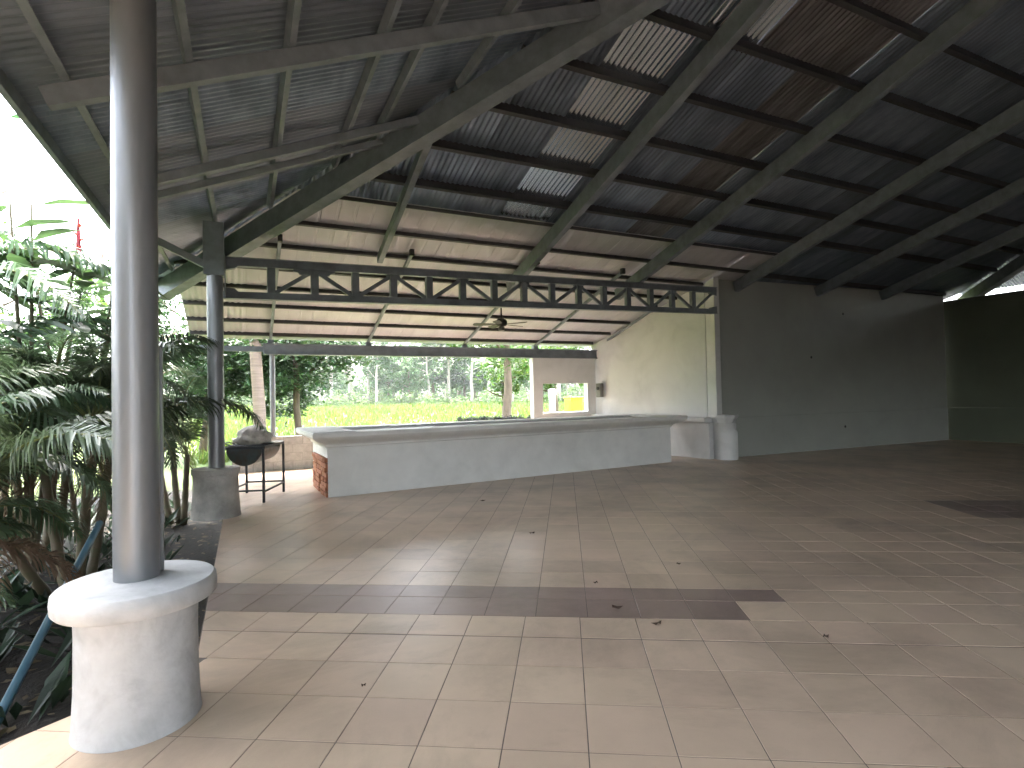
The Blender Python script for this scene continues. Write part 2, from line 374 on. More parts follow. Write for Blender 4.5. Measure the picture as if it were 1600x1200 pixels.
# right and rear slopes (only just seen): wide sheets
for j in range(0, 12):
    t0 = 10.9-1.25*(j+1); lim = lambda t: (.08, max(.09, xhip(t)))
    if t0 > 8.7: continue
    corr('roof_sheet', 'zinc_blue', t0, t0+1.27, lim, P3, seg=3)
for j in range(0, 11):
    t0 = -4.13-1.25*(j+1); lim = lambda t: (-1.3, max(-1.29, xhip(t)))
    corr('roof_sheet', 'zinc_dark', t0, t0+1.25, lim, P2, pitch=.3, seg=2); corr('roof_sheet', 'zinc_dark', t0, t0+1.25, lambda t: (.08, max(.09, xhip(t))), P3, pitch=.3, seg=2)
for i in range(16):
    t0 = -1.3+1.34*i; lim = lambda t: (min(yhip(t), 9.55), 9.6)
    corr('roof_sheet', 'zinc_dark', t0, t0+1.34, lim, P4, pitch=.3, seg=2)
# purlins of the far slope
n1 = Vector((0, .3, 1)).normalized(); n2 = Vector((-.42, 0, 1)).normalized()
def purl1(y, xa, xb, m_='purlin_dark', w=.05, h=.1, name='purlin'):
    b_ = MB(); b_.bar((xa, y, z1(y)), (xb, y, z1(y)), w, h, n1); b_.build(name, m_, roof)
for y in (3.0, 3.75, 4.5, 5.27, 6.04, 6.8, 7.57): purl1(y, (9.03-y)/1.4+.05, XM-(9.03-y)/1.4-.05, h=.13, w=.06)
for y in (8.83, 9.5, 10.2, 10.9, 11.62, 12.3, 12.95):
    xa = {8.83:.2, 9.5:-.25}.get(y, -1.0)
    purl1(y, xa, 10.2 if y < 9 else (9.42 if y < 9.6 else 9.45-(y-9.3)*.2), 'purlin_brown', .045, .075)
purl1(8.9, 10.25, 18, 'purlin_dark')
# rafters of the far slope (under the purlins)
def raft1(x, ya, yb, w, h, m_='steel_paint', name='rafter', off=.055):
    b_ = MB(); p = Vector((x, ya, z1(ya)))-n1*(off+h/2); q = Vector((x, yb, z1(yb)))-n1*(off+h/2); b_.bar(p, q, w, h, n1); b_.build(name, m_, roof, bevel=.006)
raft1(2.07, 6.35, 9.45, .09, .14)
for x, ye in ((4.72, 9.95), (7.33, 9.95), (10.08, 9.22), (12.72, 9.12), (15.1, 9.0)): raft1(x, yhip(x)+.1, ye, .11, .24)
for x, ya in ((.5, 9.2), (2.58, 9.25), (4.95, 9.15), (6.95, 9.2), (8.95, 10.6)):
    raft1(x, ya, 13.1, .055, .06, 'steel_light', 'slender_rafter', .04)
    b_ = MB(); c_ = Vector((x, ya-.03, z1(ya))); b_.box((x-.035, ya-.06, z1(ya)-.11), (x+.035, ya+.02, z1(ya)-.0)); b_.build('rafter_bracket', 'fan_dark', roof)
# hip beams
def hip(fx, fy):
    b_ = MB(); f = lambda x: (x if fx else XM-x); gy = lambda y: (y if fy else YM-y)
    for off, w, h in ((.07, .13, .3), ):
        pts = [Vector((f(x), gy(9.03-1.4*x), z2(x)-off-h/2)) for x in ((-1.22 if fx else .12), 9.4)]
        b_.bar(pts[0], pts[1], w, h)
        b_.bar(pts[0]+Vector((0,0,-h/2-.006)), pts[1]+Vector((0,0,-h/2-.006)), w+.07, .012)
    hb_ = b_.build('hip_beam', 'steel_paint', roof, bevel=.004)
    c_ = MB(); xs0 = -1.3 if fx else .1; ys0 = 9.03-1.4*xs0
    c_.add([(f(xs0-.25), gy(ys0), z2(xs0-.25)+SH+.02), (f(xs0), gy(ys0), z2(xs0)+SH+.06), (f(xs0), gy(ys0+.35), z1(ys0+.35)+SH+.02),
            (f(9.4-.25), gy(-4.13), z2(9.15)+SH+.02), (f(9.4), gy(-4.13), z2(9.4)+SH+.06), (f(9.4), gy(-4.13+.35), z1(-4.13+.35)+SH+.02)], [(0,1,4,3),(1,2,5,4)])
    c_.build('hip_cap', 'zinc_dark', hb_)
hip(1, 1); hip(0, 1); hip(1, 0); hip(0, 0)
# left slope: purlins along Y, rafters along X
for x in (-1.05, -.35, .33, 1.06, 1.46, 2.2, 2.95, 3.7):
    b_ = MB(); b_.bar((x, 9.03-1.4*x-.12, z2(x)), (x, YM-(9.03-1.4*x), z2(x)), .05, .09, n2); b_.build('purlin', 'steel_light', roof)
for y, hh in ((6.33, .09), (6.78, .07), (4.5, .13), (2.2, .13), (-.1, .13), (-2.4, .13)):
    xe = (9.03-y)/1.4-.1; b_ = MB(); p = Vector((-1.2, y, z2(-1.2)))-n2*(.05+hh/2); q = Vector((xe, y, z2(xe)))-n2*(.05+hh/2)
    b_.bar(p, q, .08, hh, n2); b_.build('rafter', 'steel_light', roof, bevel=.005)
# fascia and eave beam
b_ = MB(); b_.box((-1.36, -18.5, 3.44), (-1.315, 10.78, 3.545)); b_.build('fascia', 'steel_paint', roof, bevel=.004)
b_ = MB(); b_.box((-1.31, 10.75, 3.42), (-1.0, 10.79, 3.58)); b_.build('fascia', 'steel_light', roof)
b_ = MB(); b_.box((.35, 12.98, 2.50), (8.9, 13.12, 2.72)); b_.box((.35, 12.94, 2.70), (8.9, 13.16, 2.724)); b_.box((.35, 12.94, 2.486), (8.9, 13.16, 2.512)); b_.build('eave_beam', 'steel_light', roof, bevel=.005)
b_ = MB(); b_.box((-1.0, 13.02, 2.55), (.35, 13.1, 2.66)); b_.build('eave_beam', 'steel_paint', roof, bevel=.005)
for x in (.5, 2.58, 4.95, 6.95):
    b_ = MB(); b_.box((x-.06, 12.98, 2.726), (x+.06, 13.1, 2.80)); b_.build('beam_seat', 'steel_paint', roof)

# ================================================================== TRUSS
truss = thing('steel_truss', 'long grey steel lattice truss spanning from the round post to the white wall', 'truss')
TA, TB = Vector((-.28, 8.75, 3.50)), Vector((9.5, 9.22, 3.80)); TD = Vector((9.78, .47, .3)); DEP = .55
def tp(f, dz): return TA + (TB-TA)*f + Vector((0, 0, dz))
def tbar(name, p, q, w, h, upv=(0,0,1), bev=.004): b_ = MB(); b_.bar(p, q, w, h, upv); return b_.build(name, 'steel_paint', truss, bevel=bev)
tbar('top_chord', tp(0, -.04), tp(1, -.04), .1, .11); tbar('top_flange', tp(0, .02), tp(1, .02), .14, .012)
tbar('bottom_chord', tp(0, -DEP+.045), tp(1, -DEP+.045), .1, .09); tbar('bottom_flange', tp(0, -DEP-.006), tp(1, -DEP-.006), .14, .012)
side = (TB-TA).normalized()
for k in range(1, 16):
    f = .003+k/16.2; p = tp(f, -.096); q = tp(f, -DEP+.091); tbar('vertical_strut', p, q, .085, .11, side)
    if k % 2 == 0:
        for s_ in (-1, 1):
            f2 = f+s_*(1/16.2); 
            tbar('diagonal_strut', tp(f+s_*.004, -.12), tp(f2-s_*.006, -DEP+.10), .045, .06, side)
        b_ = MB(); pa = tp(f, 0); w_ = .24 if k > 2 else .30
        prof = [(-w_, -.096), (w_, -.096), (w_, -.125), (w_*.78, -.14), (w_*.7, -.17), (-w_*.7, -.17), (-w_*.78, -.14), (-w_, -.125)] if k == 2 else [(-.12, -.096), (.12, -.096), (.07, -.17), (-.07, -.17)]
        nn = Vector((-side.y, side.x, 0)).normalized(); vs = []
        for sgn in (-.018, .018): vs += [pa + side*a + Vector((0,0,z)) + nn*sgn for a, z in prof]
        L_ = len(prof); b_.add(vs, [tuple(range(L_))[::-1], tuple(range(L_, 2*L_))]+[(i, (i+1)%L_, (i+1)%L_+L_, i+L_) for i in range(L_)]); b_.build('gusset_plate', 'steel_paint', truss)
tbar('diagonal_strut', tp(15/16.2+.01, -DEP+.07), tp(.995, -.07), .04, .05, side)
for dz, sg in ((-.1, 1), (-DEP+.1, -1)):
    for f, d in ((.012, 1), (.99, -1)):
        b_ = MB(); a = tp(f-.01*d, dz); nn = Vector((-side.y, side.x, 0)).normalized(); vs = []
        prof = [(0, -.05), (.22*d, -.05*sg if sg < 0 else .04), (.22*d, .04 if sg < 0 else -.0), (0, .05)] if 0 else [(0,-.06),(.14*d,-.06 if sg<0 else -.03),(.2*d,-.055 if sg<0 else .02),(.2*d,-.03 if sg<0 else .045),(.14*d,.03 if sg<0 else .045),(0,.05)]
        for s_ in (-.045, .045): vs += [a + side*p_ + Vector((0,0,z)) + nn*s_ for p_, z in prof]
        L_ = len(prof); b_.add(vs, [tuple(range(L_)), tuple(range(L_, 2*L_))[::-1]]+[(i, i+L_, (i+1)%L_+L_, (i+1)%L_) for i in range(L_)]); b_.build('end_bracket', 'steel_paint', truss)

# ================================================================== POSTS
P = thing('support_post', 'silver steel pipe post on a round white pedestal at the near floor corner', 'post', 'pavilion posts', (-.47, 3.2, 0))
b_ = MB(); b_.lathe([(.262,0),(.258,.03),(.25,.2),(.248,.45),(.252,.555)], n=56); pd = b_.build('pedestal', 'paint_pedestal', P, smooth=True)
b_ = MB(); b_.lathe([(.25,.556),(.322,.562),(.332,.575),(.334,.61),(.33,.645),(.318,.657),(.12,.662)], n=56); b_.build('pedestal_cap', 'paint_pedestal', pd, smooth=True)
b_ = MB(); b_.lathe([(.096,.66),(.096,3.76)], c=(-.01,.03), n=40); b_.build('pipe', 'post_silver', P, smooth=True)
b_ = MB(); b_.box((.058,.07,.665),(.096,.1,1.78)); b_.box((.054,.066,.9),(.1,.104,.95)); b_.box((.054,.066,1.2),(.1,.104,1.25)); b_.build('side_bar', 'post_silver', P, bevel=.003)
P = thing('support_post', 'round grey post on a weathered pedestal carrying the left end of the truss', 'post', 'pavilion posts', (-.36, 8.3, 0))
b_ = MB(); b_.lathe([(.30,0),(.29,.05),(.272,.3),(.268,.55)], n=40); pd = b_.build('pedestal', 'plaster_dirty', P, smooth=True)
b_ = MB(); b_.lathe([(.27,.551),(.285,.556),(.288,.6),(.28,.63),(.1,.634)], n=40); b_.build('pedestal_cap', 'plaster_dirty', pd, smooth=True)
b_ = MB(); b_.lathe([(.098,.63),(.098,3.16)], c=(.01,0), n=32); b_.build('pipe', 'post_silver', P, smooth=True)
b_ = MB(); b_.box((-.12,-.1,3.16),(.12,.1,3.86)); b_.box((.12,.04,2.95),(.125,.5,3.5)) ; b_.bar((0,0,3.2),(.0,1.1,3.75),.1,.14); b_.build('post_head', 'steel_paint', P, bevel=.006)
b_ = MB(); b_.bar((-.1,0,3.3),(-.75,.0,3.62),.06,.09); b_.build('strut', 'steel_light', P, bevel=.005)
P = thing('pipe_post', 'thin pale pipe post standing on the grey block wall under the eave beam', 'post', None, (.53, 13.05, .72))
b_ = MB(); b_.lathe([(.055,.012),(.055,1.766)], n=24); b_.build('pipe', 'post_silver', P, smooth=True)
b_ = MB(); b_.box((-.09,-.085,0),(.09,.085,.012)); b_.build('base_plate', 'steel_light', P, bevel=.002)

# ================================================================== WALLS
REARX = 9.0
def prism(mb, poly_, z0, ztop):
    k = len(poly_); vs = [(x,y,z0) for x,y in poly_]+[(x,y,(ztop(x,y) if callable(ztop) else ztop)) for x,y in poly_]
    mb.add(vs, [tuple(range(k))[::-1], tuple(range(k,2*k))]+[(i,(i+1)%k,(i+1)%k+k,i+k) for i in range(k)])
bw = thing('back_wall', 'tall off-white plastered wall in deep shade behind the right half of the floor', 'wall')
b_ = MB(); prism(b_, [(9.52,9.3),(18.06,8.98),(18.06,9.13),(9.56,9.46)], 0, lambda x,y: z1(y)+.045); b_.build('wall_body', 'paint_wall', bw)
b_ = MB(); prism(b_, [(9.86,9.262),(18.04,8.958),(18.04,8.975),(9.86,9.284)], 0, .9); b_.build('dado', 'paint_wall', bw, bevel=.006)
b_ = MB(); prism(b_, [(9.44,9.2),(9.6,9.2),(9.6,9.29),(9.515,9.295),(9.515,9.47),(9.44,9.47)], .0, lambda x,y: z1(y)+.02); b_.build('wall_end_pilaster', 'paint_bright', bw, bevel=.01)
b_ = MB(); b_.lathe([(.235,0),(.235,.56),(.228,.61),(.21,.64),(.205,.66),(.205,.80)], c=(9.62,9.12), n=36); pd = b_.build('pedestal', 'paint_bright', bw, smooth=True)
b_ = MB(); b_.lathe([(.205,.801),(.215,.82),(.24,.88),(.28,.93),(.285,.98),(.1,.983)], c=(9.6,9.14), n=8); b_.build('pedestal_cap', 'paint_bright', pd)
for x, z in ((13.8,3.42),(12.6,2.3),(13.7,.55)):
    b_ = MB(); b_.lathe([(.03,0),(.034,.006),(.02,.014)], n=8); o = b_.build('wall_hole_plug', 'fan_dark', bw); o.rotation_euler = (R(90),0,0); o.location = (x, 9.3-(x-9.52)*.0375-.001-(.035 if z < .9 else 0), z)
sw = thing('side_wall', 'white side wall beside the bar, brightest near the small window', 'wall')
b_ = MB(); prism(b_, [(9.43,9.48),(9.58,9.48),(9.0,13.2),(8.82,13.2)], 0, lambda x,y: z1(y)+.02); b_.build('wall_body', 'paint_bright', sw)
b_ = MB(); prism(b_, [(9.29,9.3),(9.42,9.3),(8.81,12.98),(8.66,12.98)], 0, .8); b_.build('dado', 'paint_bright', sw, bevel=.008)
b_ = MB(); prism(b_, [(9.2,9.32),(9.42,9.32),(8.81,12.98),(8.58,12.98)], .802, .93); b_.build('dado_ledge', 'paint_bright', sw, bevel=.03)
fwl = thing('far_wall', 'short white wall with a small window opening at the far end of the bar', 'wall')
b_ = MB()
b_.box((6.83,12.96,0),(7.12,13.14,1.80)); b_.box((8.52,12.96,0),(8.79,13.14,1.80)); b_.box((7.123,12.96,0),(8.517,13.14,1.0)); b_.box((6.83,12.96,1.803),(8.79,13.14,2.483)); b_.build('wall_body', 'paint_bright', fwl)
b_ = MB(); b_.box((7.10,12.93,1.003),(8.54,13.16,1.03)); b_.build('window_sill', 'paint_white', fwl, bevel=.004)
rw = thing('right_wall', 'dark green-grey plastered wall at the far right with a slot of light above it', 'wall')
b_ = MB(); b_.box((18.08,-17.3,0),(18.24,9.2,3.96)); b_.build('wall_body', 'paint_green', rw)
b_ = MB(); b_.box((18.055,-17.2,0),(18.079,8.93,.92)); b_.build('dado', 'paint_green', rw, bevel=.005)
rr = thing('rear_wall', 'plastered rear wall behind the viewer closing the right part of the hall', 'wall')
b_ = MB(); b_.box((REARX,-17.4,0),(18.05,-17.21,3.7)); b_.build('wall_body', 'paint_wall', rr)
lw = thing('block_wall', 'low grey concrete block wall closing the hall under the eave beam', 'wall')
b_ = MB(); b_.box((-.26,13.0,0),(6.82,13.11,.715)); b_.build('mortar_core', 'block_mortar', lw)
b_ = MB(); b_.box((-.19,-.07,0),(.19,.07,.172)); bme = b_.mesh('block', 'block')
b_ = MB(); b_.box((-.093,-.07,0),(.093,.07,.172)); hme = b_.mesh('block', 'block')
for row in range(4):
    x = -.26
    if row % 2: o = link('block', hme, lw, (x+.1, 13.055, .005+.18*row)); x += .2
    while x < 6.55:
        o = link('block', bme, lw, (x+.2, 13.055+random.uniform(-.004,.004), .005+.18*row)); x += .392

# ================================================================== BAR
bar = thing('bar_counter', 'long low white masonry bar with a flared ledge and dark top', 'bar counter')
FL, FR, BR, BL = [Vector((x,y,0)) for x,y in ((1.12,8.90),(8.26,9.38),(8.2,10.62),(1.06,10.35))]
cen = (FL+FR+BR+BL)/4
def inset(d):                          # offset rectangle outwards by d
    out = []
    q = [FL,FR,BR,BL]
    for i in range(4):
        p, a, c = q[i], q[i-1], q[(i+1)%4]; e1 = (p-a).normalized(); e2 = (c-p).normalized()
        n1_ = Vector((e1.y,-e1.x,0)); n2_ = Vector((e2.y,-e2.x,0)); out.append(p+(n1_+n2_)*d)
    return out
I = inset(-.12)
b_ = MB(); prism(b_, [(p.x,p.y) for p in (FL, FR, I[1], I[0])], 0, .83); b_.build('front_panel', 'paint_white', bar, bevel=.008)
b_ = MB(); prism(b_, [(p.x,p.y) for p in (FR, BR, I[2], I[1])], .0, .829); b_.build('end_panel', 'paint_white', bar)
b_ = MB(); prism(b_, [(p.x,p.y) for p in (BR, BL, I[3], I[2])], 0, .828); b_.build('rear_panel', 'paint_white', bar)
# left end: white band above exposed brickwork
b_ = MB(); prism(b_, [(p.x,p.y) for p in (BL, FL, I[0], I[3])], .60, .827); b_.build('end_band', 'paint_white', bar)
b_ = MB(); a_ = BL+Vector((.02,0,0)); c_ = FL+Vector((.02,0,0)); prism(b_, [(a_.x,a_.y-.01),(c_.x,c_.y+.125),(I[0].x,I[0].y+.005),(I[3].x,I[3].y)], 0, .598); b_.build('mortar_core', 'mortar', bar)
ed = (BL-FL).normalized(); en = Vector((-ed.y, ed.x, 0)); ang = math.atan2(ed.y, ed.x)
b_ = MB(); b_.box((-.105,-.05,-.0),(.105,.05,.062)); brm = b_.mesh('brick', 'brick')
b_ = MB(); b_.box((-.05,-.05,-.0),(.05,.05,.062)); brh = b_.mesh('brick', 'brick')
Lb = (BL-FL).length
for row in range(8):
    s_ = .13 if row % 2 else .02; z = .004+.0745*row; first = True
    while s_ < Lb-.06:
        half = (row % 2 == 1 and first); wd = .1 if half else .21
        if s_+wd > Lb: break
        if not (row in (2, 3) and .3 < s_ < .6):
            p = FL+ed*(s_+wd/2)+en*random.uniform(.0,.02); o = link('brick', brh if half else brm, bar, (p.x+.035, p.y, z)); o.rotation_euler = (0,0,ang+random.uniform(-.02,.02))
        s_ += wd+.012; first = False
# flared ledge: ring with a moulded profile
prof = [(-.005,.755),(.03,.77),(.035,.80),(.06,.825),(.13,.855),(.20,.89),(.245,.93),(.255,.992),(.24,1.0),(-.22,1.0),(-.22,.93),(-.115,.83)]
b_ = MB(); rings = [inset(d) for d, z in prof]; K = len(prof)
for c in range(4):
    for (d, z), rg in zip(prof, rings): b_.v.append((rg[c].x, rg[c].y, z))
for c in range(4):
    for k in range(K): b_.f.append((c*K+k, ((c+1)%4)*K+k, ((c+1)%4)*K+(k+1)%K, c*K+(k+1)%K)); b_.mi.append(0)
b_.build('ledge', 'paint_white', bar, bevel=.004)
q = inset(-.222); b_ = MB(); prism(b_, [(p.x,p.y) for p in q], .90, .965); b_.build('inset_slab', 'dark_inset', bar)  # dark slab filling the space inside the ledge rim
b_ = MB(); q2 = inset(.238); e_ = inset(-.218); prism(b_, [(q2[0].x,q2[0].y),(q2[0].x+.62,q2[0].y+.03),(q2[3].x+.62,q2[3].y+.02),(q2[3].x,q2[3].y)], 1.003, 1.012); b_.build('end_top_slab', 'paint_bright', bar, bevel=.003)

# ================================================================== BARBECUE
gr = thing('barbecue_grill', 'old half-drum barbecue on a thin legged steel frame beside the far post', 'barbecue', None, (.12, 9.55, 0))
gr.rotation_euler = (0,0,R(70))
b_ = MB(); Rr = .26; nA = 14; Ld = .42; o0 = 0
for s_ in (-Ld, Ld):
    for k in range(nA+1):
        t = math.pi+math.pi*k/nA; b_.v.append((s_, Rr*math.cos(t), .80+Rr*math.sin(t)))
for k in range(nA): b_.f.append((k, k+1, nA+1+k+1, nA+1+k)); b_.mi.append(0)
b_.f.append(tuple(range(nA+1))); b_.f.append(tuple(range(nA+1, 2*nA+2))[::-1]); b_.mi += [0,0]
dr = b_.build('drum', 'grill_iron', gr, smooth=True, angle=50); sm = dr.modifiers.new('thick', 'SOLIDIFY'); sm.thickness = .008
b_ = MB()
for a, c in (((-.47,-.29,.81),(.47,-.29,.81)),((-.47,.29,.81),(.47,.29,.81)),((-.47,-.29,.81),(-.47,.29,.81)),((.47,-.29,.81),(.47,.29,.81))): b_.bar(a, c, .035, .035)
b_.build('top_frame', 'grill_frame', gr)
for sx in (-1,1):
    for sy in (-1,1): b_ = MB(); b_.bar((sx*.47, sy*.29, 0),(sx*.47, sy*.29, .792), .032, .032, (1,0,0)); b_.build('leg', 'grill_frame', gr)
for sx in (-1,1): b_ = MB(); b_.bar((sx*.47,-.275,.18),(sx*.47,.275,.18),.025,.025); b_.build('stretcher', 'grill_frame', gr)
for sy in (-1,1): b_ = MB(); b_.bar((-.455,sy*.29,.16),(.455,sy*.29,.16),.025,.025); b_.build('stretcher', 'grill_frame', gr)
b_ = MB()
for k in range(15): b_.tube([(-.42+.06*k,-.27,.834),(-.42+.06*k,.27,.834)], .006, 6)
b_.build('grate', 'grill_frame', gr)
b_ = MB(); b_.tube([(-.1,.3,.82),(-.1,.42,.86),(.1,.42,.86),(.1,.3,.82)], .01, 8); b_.build('handle', 'grill_frame', gr)
def lump(name, c, rad, mname, seed, amp=.3, flat=0., parent=None):
    bm = bmesh.new(); bmesh.ops.create_icosphere(bm, subdivisions=4, radius=1)
    from mathutils import noise
    for v in bm.verts:
        d = v.co.normalized(); f = 1+amp*noise.noise(d*2.2+Vector((seed,0,0)))+amp*.5*abs(noise.noise(d*5+Vector((0,seed,0))))
        v.co = Vector((d.x*rad[0]*f, d.y*rad[1]*f, max(d.z*rad[2]*f, -rad[2]*flat if flat else -9)))
    me = bpy.data.meshes.new(name); bm.to_mesh(me); bm.free(); me.materials.append(MATS[mname])
    me.polygons.foreach_set('use_smooth', [True]*len(me.polygons)); return link(name, me, parent, c)
o = lump('cloth_bundle', (.1, 9.42, .935), (.24,.2,.17), 'cloth_pale', 3.1, .3, .55); tag(o, 'crumpled pale cloth bundle lying on top of the barbecue', 'bundle')
b_ = MB(); b_.lathe([(.05,0),(.11,.004),(.15,.02),(.152,.024),(.11,.01),(.04,.008)], n=28); o = b_.build('metal_plate', 'plate_metal', smooth=True); o.location = (.38, 9.42, .842); tag(o, 'round metal plate at the right edge of the barbecue', 'plate')

# ================================================================== FAN, METER BOX
fn = thing('ceiling_fan', 'dark five-bladed ceiling fan hanging below the truss over the bar', 'ceiling fan', None, (4.86, 10.6, 3.02)); FZ = z1(10.6)-3.02
b_ = MB(); b_.tube([(0,0,.1),(0,0,FZ-.03)], .015, 10); b_.build('downrod', 'fan_dark', fn)
b_ = MB(); b_.lathe([(.05,.1),(.085,.09),(.12,.05),(.125,-.01),(.1,-.05),(.05,-.07)], n=24); b_.build('motor', 'fan_dark', fn, smooth=True)
b_ = MB(); b_.lathe([(.055,-.072),(.075,-.1),(.06,-.15),(.02,-.165)], n=20); b_.build('light_bowl', 'box_grey', fn, smooth=True)
for k in range(5):
    t = R(18+72*k); b_ = MB(); pts = [(.11,.03),(.2,.05),(.52,.075),(.58,.06),(.6,0)]
    out = [(x,y) for x,y in pts]+[(x,-y) for x,y in pts[::-1][1:]]; L_ = len(out); vs = []
    for dz in (-.004,.004): vs += [(x, y*math.cos(.22), dz+y*math.sin(.22)-.02) for x,y in out]
    b_.add(vs, [tuple(range(L_))[::-1], tuple(range(L_,2*L_))]+[(i,(i+1)%L_,(i+1)%L_+L_,i+L_) for i in range(L_)]); o = b_.build('blade', 'fan_blade', fn); o.rotation_euler = (0,0,t)
mt = thing('meter_box', 'small brown-grey electric box on the side wall beside the window', 'electric box', None, (8.80, 12.72, 1.60)); mt.rotation_euler = (0,0,R(99))
b_ = MB(); b_.box((-.10,.0,-.19),(.10,.1,.19)); b_.build('box_body', 'box_grey', mt, bevel=.012)
b_ = MB(); b_.box((-.085,.1,-.17),(.085,.115,.12)); dd = b_.build('door', 'box_grey', mt, bevel=.006)
b_ = MB(); b_.lathe([(.05,0),(.05,.02),(.03,.03)], n=16); o = b_.build('dial', 'fan_dark', dd); o.rotation_euler=(R(-90),0,0); o.location=(0,.116,.05)

# ================================================================== DEBRIS on the floor
for i, (x, y, a) in enumerate(((2.49,3.73,.03),(2.33,3.24,.055),(2.39,2.89,.045),(3.15,2.26,.03),(.54,2.99,.016),(3.05,7.41,.05),(2.79,5.39,.045),(3.39,3.79,.03))):
    b_ = MB(); k = 7
    pts = [(a*(1 if j % 2 else .55)*math.cos(2*math.pi*j/k+i), a*.6*(1 if j % 3 else .6)*math.sin(2*math.pi*j/k+i), .004+.012*(j % 2)) for j in range(k)]
    b_.add(pts+[(0,0,.012)], [(j,(j+1)%k,k) for j in range(k)]); o = b_.build('dead_leaf', 'dead_leaf'); o.location = (x,y,.001)
    where = ['just beyond the brown tile band','on the brown tile band','just in front of the brown tile band, centre','alone on the right foreground tiles','tiny, on the left foreground tiles','nearest the bar','between the bar and the brown band','right of centre beyond the brown band'][i]
    tag(o, 'curled dark dead leaf lying '+where, 'dead leaf', 'dead leaves on the floor')

# ================================================================== PLANTS
def frond_mesh(name, L, rise, droop, leaf, seed, nl=72, mats=('leaf_palm','rachis'), twist=.0):
    """a feather palm frond starting at the origin, growing along +X and arching over"""
    rd = random.Random(seed); mb = MB(); pts = []; p = Vector((0,0,0)); a = rise; nS = 16
    for i in range(nS+1):
        pts.append(p.copy()); t = i/nS; a2 = rise-droop*(t**1.5); p = p+Vector((math.cos(a2),.12*math.sin(twist*t*3),math.sin(a2)))*L/nS
    mb.tube(pts, [.014*(1-.85*i/nS)+.002 for i in range(nS+1)], 5, mi=1)
    def P_(t):
        f = t*nS; i = min(int(f), nS-1); return pts[i].lerp(pts[i+1], f-i), (pts[i+1]-pts[i]).normalized()
    for k in range(nl):
        t = .16+.84*(k+.5)/nl; c, d = P_(t); sidev = d.cross(Vector((0,0,1))).normalized(); upv = sidev.cross(d)
        ll = leaf*(math.sin(math.pi*min(1,(t*.85+.16)))**.6)*rd.uniform(.85,1.1)+.05
        for s_ in (-1,1):
            sw_ = rd.uniform(.5,.75)+.35*t; lift = rd.uniform(.1,.45)
            dir1 = (sidev*s_*math.cos(sw_)+d*math.sin(sw_)+upv*lift).normalized(); dir2 = (dir1+Vector((0,0,-rd.uniform(.5,1.1)))).normalized(); dir3 = (dir2+Vector((0,0,-rd.uniform(.4,.9)))).normalized()
            wv = d*.0085*(1+leaf)
            q0 = c; q1 = c+dir1*ll*.35; q2 = q1+dir2*ll*.38; q3 = q2+dir3*ll*.27
            mb.add([q0-wv*.5,q0+wv*.5,q1+wv,q1-wv,q2+wv*.8,q2-wv*.8,q3], [(0,1,2,3),(3,2,4,5),(5,4,6)], 0)
    return mb.mesh(name, list(mats), smooth=False)
FR = [frond_mesh('frond', 1.9, 1.0, 1.5, .42, 1), frond_mesh('frond', 2.2, .8, 1.45, .46, 2, twist=.5), frond_mesh('frond', 1.7, 1.2, 1.7, .40, 3, twist=-.5), frond_mesh('frond', 2.4, .62, 1.2, .48, 4), frond_mesh('frond', 1.5, .35, 1.3, .40, 5)]
DRY = [frond_mesh('dry_frond', 1.3, -.2, 1.0, .36, 8, 30, ('leaf_dry','leaf_dry')), frond_mesh('dry_frond', 1.1, -.6, .8, .32, 9, 28, ('leaf_dry','leaf_dry'))]
GZ = -.42
def palm(loc, label, stems, nf, seed, scale=1., dry=2, azs=None):
    rd = random.Random(seed); T = thing('palm_tree', label, 'palm', 'feather palms beside the hall', loc)
    for si, (dx, dy, h, lean) in enumerate(stems):
        mb = MB(); top = Vector((dx+lean[0], dy+lean[1], h)); base = Vector((dx*.5, dy*.5, 0)); pts = []
        for i in range(13): t = i/12; pts.append(base.lerp(top, t)+Vector((lean[0]*.2*math.sin(t*3), lean[1]*.2*math.sin(t*3), 0)))
        mb.tube(pts, [.05*(1-.25*i/12)*(1.12 if i % 2 else .96) for i in range(13)], 9); mb.build('trunk', 'stem_green', T, smooth=True)
        a0 = rd.uniform(0, 6.28)
        for k in range(nf):
            o = link('frond', rd.choice(FR), T, top); o.scale = (scale*rd.uniform(.85,1.15),)*3
            az = azs[(k+si) % len(azs)]+rd.uniform(-.3,.3) if azs else a0+k*2.4
            o.rotation_euler = (rd.uniform(-.3,.3), rd.uniform(-.25,.35), az)
        for k in range(dry):
            o = link('dry_frond', rd.choice(DRY), T, top-Vector((0,0,.12))); o.rotation_euler = (rd.uniform(-.3,.3), rd.uniform(.1,.6), rd.uniform(0,6.28)); o.scale = (scale*.9,)*3
    return T
palm((-1.62,7.2,GZ), 'clump of feather palms directly behind the near silver post', [(.1,-.1,1.75,(.1,-.15)),(-.15,.1,1.5,(-.15,.1)),(.2,.3,1.6,(.05,.2)),(-.35,-.25,1.2,(-.2,-.2))], 9, 21, .92, azs=[1.3,1.9,2.6,3.3,4.0,4.7,5.3,.9])
palm((-2.15,5.6,GZ), 'nearest feather palm at the left edge of the picture', [(0,0,1.5,(.0,-.1)),(-.3,.2,1.75,(-.1,.1)),(.2,-.2,1.15,(.1,-.15))], 9, 33, .9)
palm((-.95,10.2,GZ), 'palm clump beyond the weathered pedestal post', [(0,0,1.5,(-.1,.1)),(-.25,.2,1.75,(-.15,.1)),(.12,-.1,1.1,(.0,.0))], 7, 45, .7, 1, azs=[1.5,2.2,3.0,3.8,4.4,4.9])
palm((-3.6,7.6,GZ), 'tall feather palm further out in the garden on the left', [(0,0,2.9,(.2,.1)),(-.3,.3,2.3,(-.2,.2)),(.4,-.2,1.6,(.2,-.1))], 8, 52, 1.15)
